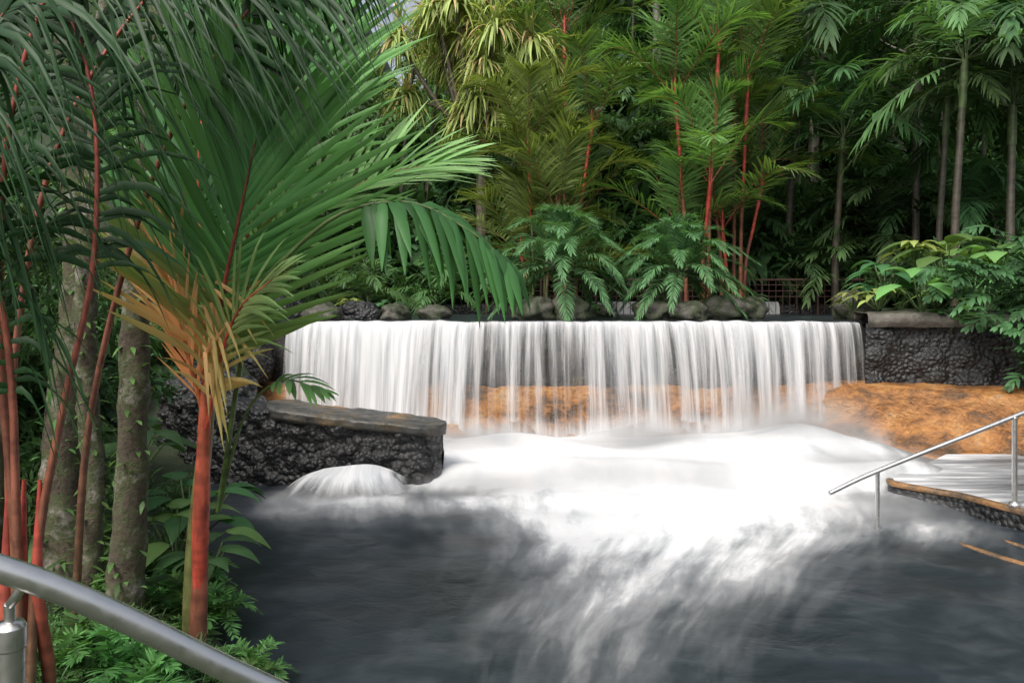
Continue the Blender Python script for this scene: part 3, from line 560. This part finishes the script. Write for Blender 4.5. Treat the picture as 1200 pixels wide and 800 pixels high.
for k in range(26):
    a=k*2.4; rad=.3+.34*(k%5); e=A([math.cos(a)*rad*1.25,math.sin(a)*rad,4.6+random.uniform(-1.4,1.7)])
    tube(b,spline([(0,0,-.5),(0,0,2.2),(e[0]*.5,e[1]*.5,3.6),tuple(e)],16),[.10,.06,.045],(.12,.10,.07),7,1)
    n=130; az=rng.uniform(0,6.28,n); el=np.radians(rng.uniform(5,88,n)); D=np.stack([np.cos(az)*np.cos(el),np.sin(az)*np.cos(el),np.sin(el)],1)
    S=unit(np.cross(D,A([0,0,1.]))); v=rng.uniform(.6,1.3,(n,1)); P0=e+rng.normal(0,.05,(n,3)); dead=(rng.uniform(0,1,(n,1))<.15)
    c0=np.where(dead,A([.26,.19,.08]),A([.18,.23,.055]))*v; strips(b,P0,D,S,rng.uniform(.9,1.35,n),.08,rng.uniform(.6,1.6,n),c0,c0*1.5,[.9,1,.9,.75,.5,.03],.12)
obj('pandanus_tree',b.mesh('pandanus',[leaf,stem]),(-.75,18.9,3.3),0,1.0)
b=B()
for (x,y,h,r) in [(10.4,18.2,9,.07),(11.0,17.5,9,.05),(-2.6,19.5,7,.05),(-2.0,20,7,.05),(-5.5,19,8,.08),(-6.5,18,8,.08)]:
    tube(b,spline([(x,y,1.5),(x+.35,y,h*.3),(x-.25,y,h*.6),(x+.2,y,h+2)],16),[r*1.1,r*.8],(.10,.09,.07),8,0)
obj('slender_tree_trunks',b.mesh('slender',[stem]))
for (x,y,z,s_,m_) in [(8.6,15.5,1.9,1.1,P_tall[1]),(10.2,14.5,1.9,1.15,P_tall[0]),(7.4,17.6,1.9,1.3,P_tall[2]),(11.5,16,2,1.2,P_tall[1]),(9.2,17.5,2,1.35,P_tall[0]),(6.9,19.2,2.2,1.4,P_tall[0]),(8.3,14.5,1.9,.9,P_bush[0]),(8.9,16,1.9,.8,P_bush[1]),(9.5,13,1.9,.9,P_bush[1]),(8.0,13.9,1.9,1.15,P_tall[1]),(6.2,19.5,2.2,1.3,P_tall[1]),
    (9.2,14.2,1.9,1.3,P_tall[2]),(7.0,18.9,2.1,1.1,P_bush[0]),(8.0,18.6,2.1,1.3,P_bush[1]),(9.0,18.4,2.8,1.5,P_bush[0]),(10.5,17.5,3.0,1.5,P_bush[0]),(11.5,18,3.5,1.5,P_bush[1]),(10.0,19.5,3.5,1.6,P_bush[0]),(5.6,19.3,2.2,1.2,P_bush[0]),
    (3.0,20,2.5,1.2,P_bush[0]),(2.1,20.5,3,1.3,P_bush[1]),(-1.6,18.3,1.9,1.0,P_bush[1]),(-.6,19.5,2.1,1.2,P_bush[0]),(-3.2,16.5,1.9,.9,P_bush[1]),(-5,15,1.9,1.1,P_bush[0]),(-6,12.5,1.8,1.1,P_tall[2]),(-7.5,11,1.8,1.1,P_tall[1]),(-4.9,12.5,1.8,.7,P_bush[1]),(-6.2,9,.9,1.0,P_bush[0]),(-5.4,16.5,1.9,1.1,P_tall[2]),(-4.8,10.6,1.5,.6,P_bush[1]),(6.2,20.2,3,1.2,P_bush[0]),(7.6,20.5,3.2,1.2,P_bush[1])]:
    put('palm_tree',m_,x,y,z,s_)
ub=empty('understorey_shrubs')
for i in range(190):
    side=random.random()
    if side<.45: x=random.uniform(-9,-4.4); y=random.uniform(6.5,18)
    elif side<.85: x=random.uniform(8.3,13); y=random.uniform(12.2,19)
    else: x=random.uniform(-4.5,-2.2); y=random.uniform(17.8,19)
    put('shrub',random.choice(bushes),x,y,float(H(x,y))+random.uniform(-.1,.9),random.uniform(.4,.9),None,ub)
for i in range(50):
    x=random.uniform(-6.0,-3.3); y=random.uniform(5.2,7.5); put('shrub',random.choice(bushes),x,y,float(H(x,y))+random.uniform(0,3.4),random.uniform(.35,.65),None,ub)
b=B(); rng=np.random.default_rng(8); random.seed(8)
for i in range(190):
    px=random.uniform(6.3,8.6); y=11.3-.55*max(0,px-6.6)-random.uniform(-.5,.5); z=random.uniform(1.75,3.3)
    if px<7: z=min(z,2.6)
    if random.random()<.4: z=random.uniform(1.0,1.9); px=random.uniform(7.0,8.6); y=10.95-.6*max(0,px-6.6)-.05
    az=random.uniform(math.pi*1.0,math.pi*2); d=A([math.cos(az),math.sin(az),random.uniform(-.2,.6)]); p=A([px,y,z]); l=random.uniform(.4,.6)
    v=random.uniform(.6,1.4)
    frond(b,[p-d*.3,p,p+d*l*.5,p+d*l-A([0,0,.25*l])],(0,-.5,1),n=7,Lm=.22,W=.065,a0=65,a1=15,droop=.35,lift=8,t0=.35,cb=A([.03,.10,.035])*v,ct=A([.045,.14,.05])*v,stemcol=(.05,.12,.03),rs=(.008,.004),prof=LPs,fold=0,sides=4,Lbase=.85)
obj('philodendron_bush',b.mesh('philodendron',[leaf,stem]))
def broad(seed,n,L,W,c,dr=.6):
    r=np.random.default_rng(seed); b=B()
    for i in range(n):
        az=i*2.4+r.uniform(-.2,.2); el=math.radians(r.uniform(35,80)); pl=L*r.uniform(.6,1.3); d=A([math.cos(az)*math.cos(el),math.sin(az)*math.cos(el),math.sin(el)])
        tube(b,spline([(0,0,0),d*pl*.5,d*pl],6),[.012,.007],(.1,.16,.05),5,1)
        h=unit(A([d[0],d[1],.15])); S=unit(np.cross(h,A([0,0,1.]))); v=r.uniform(.7,1.3)
        strips(b,(d*pl)[None],h[None],S[None],L*.9,W,dr,np.array(c)*v,np.array(c)*1.3*v,[.3,.8,1,.98,.85,.6,.3,.03],.1)
    return b.mesh('broad%d'%seed,[leaf,stem])
bl=[broad(1,12,.6,.3,(.08,.2,.04)),broad(2,16,.4,.13,(.2,.28,.05)),broad(3,14,.45,.2,(.03,.11,.03))]
rng=np.random.default_rng(78); random.seed(78)
for (x,y,z,s_,k) in [(6.4,12,1.95,1.1,0),(7.0,12.4,2.4,1.2,0),(6.0,12.6,2,.9,1),(5.7,12.9,2,.7,1),(6.7,12.1,2.0,.8,1),(7.6,12,2.4,1,0),(8,11.6,2.5,1.1,2),(6.3,12.9,2.2,1.2,2),(6.4,13.4,2,1,2),(6.6,12.6,2.7,1.0,1),(-4.6,12.4,1.9,.8,0),(-3.9,13.6,1.9,.8,2),(-2.9,13.9,1.9,.7,1),(-2.3,14.2,1.8,.7,2),(-2.1,5.2,.2,.7,2),(-2.5,5.7,.2,.7,0),(-2.6,6.2,.2,1,2),(-2.7,5.5,.9,.8,2),(.3,14,2,.5,2),(1.5,14,1.9,.5,2),(2.4,14.1,1.9,.5,2),(3.8,14.2,1.9,.6,2),(4.5,14.6,1.9,.7,2)]:
    put('broad_leaf_plant',bl[k],x,y,z,s_)
random.seed(4)
for i in range(46):
    y=random.uniform(3.2,6.0); x=float(xl(y))-random.uniform(.03,1.1); put('fern',random.choice(ferns),x,y,float(H(x,y))+.0,random.uniform(.4,.85))
fp=empty('bank_groundcover')
for i in range(60):
    y=random.uniform(3,8.6); x=float(xl(y))-random.uniform(.0,1.3); put('clump',random.choice([bushes[1],bushes[3]]),x,y,float(H(x,y)),random.uniform(.12,.24),None,fp)
print('done',len(bpy.data.objects))
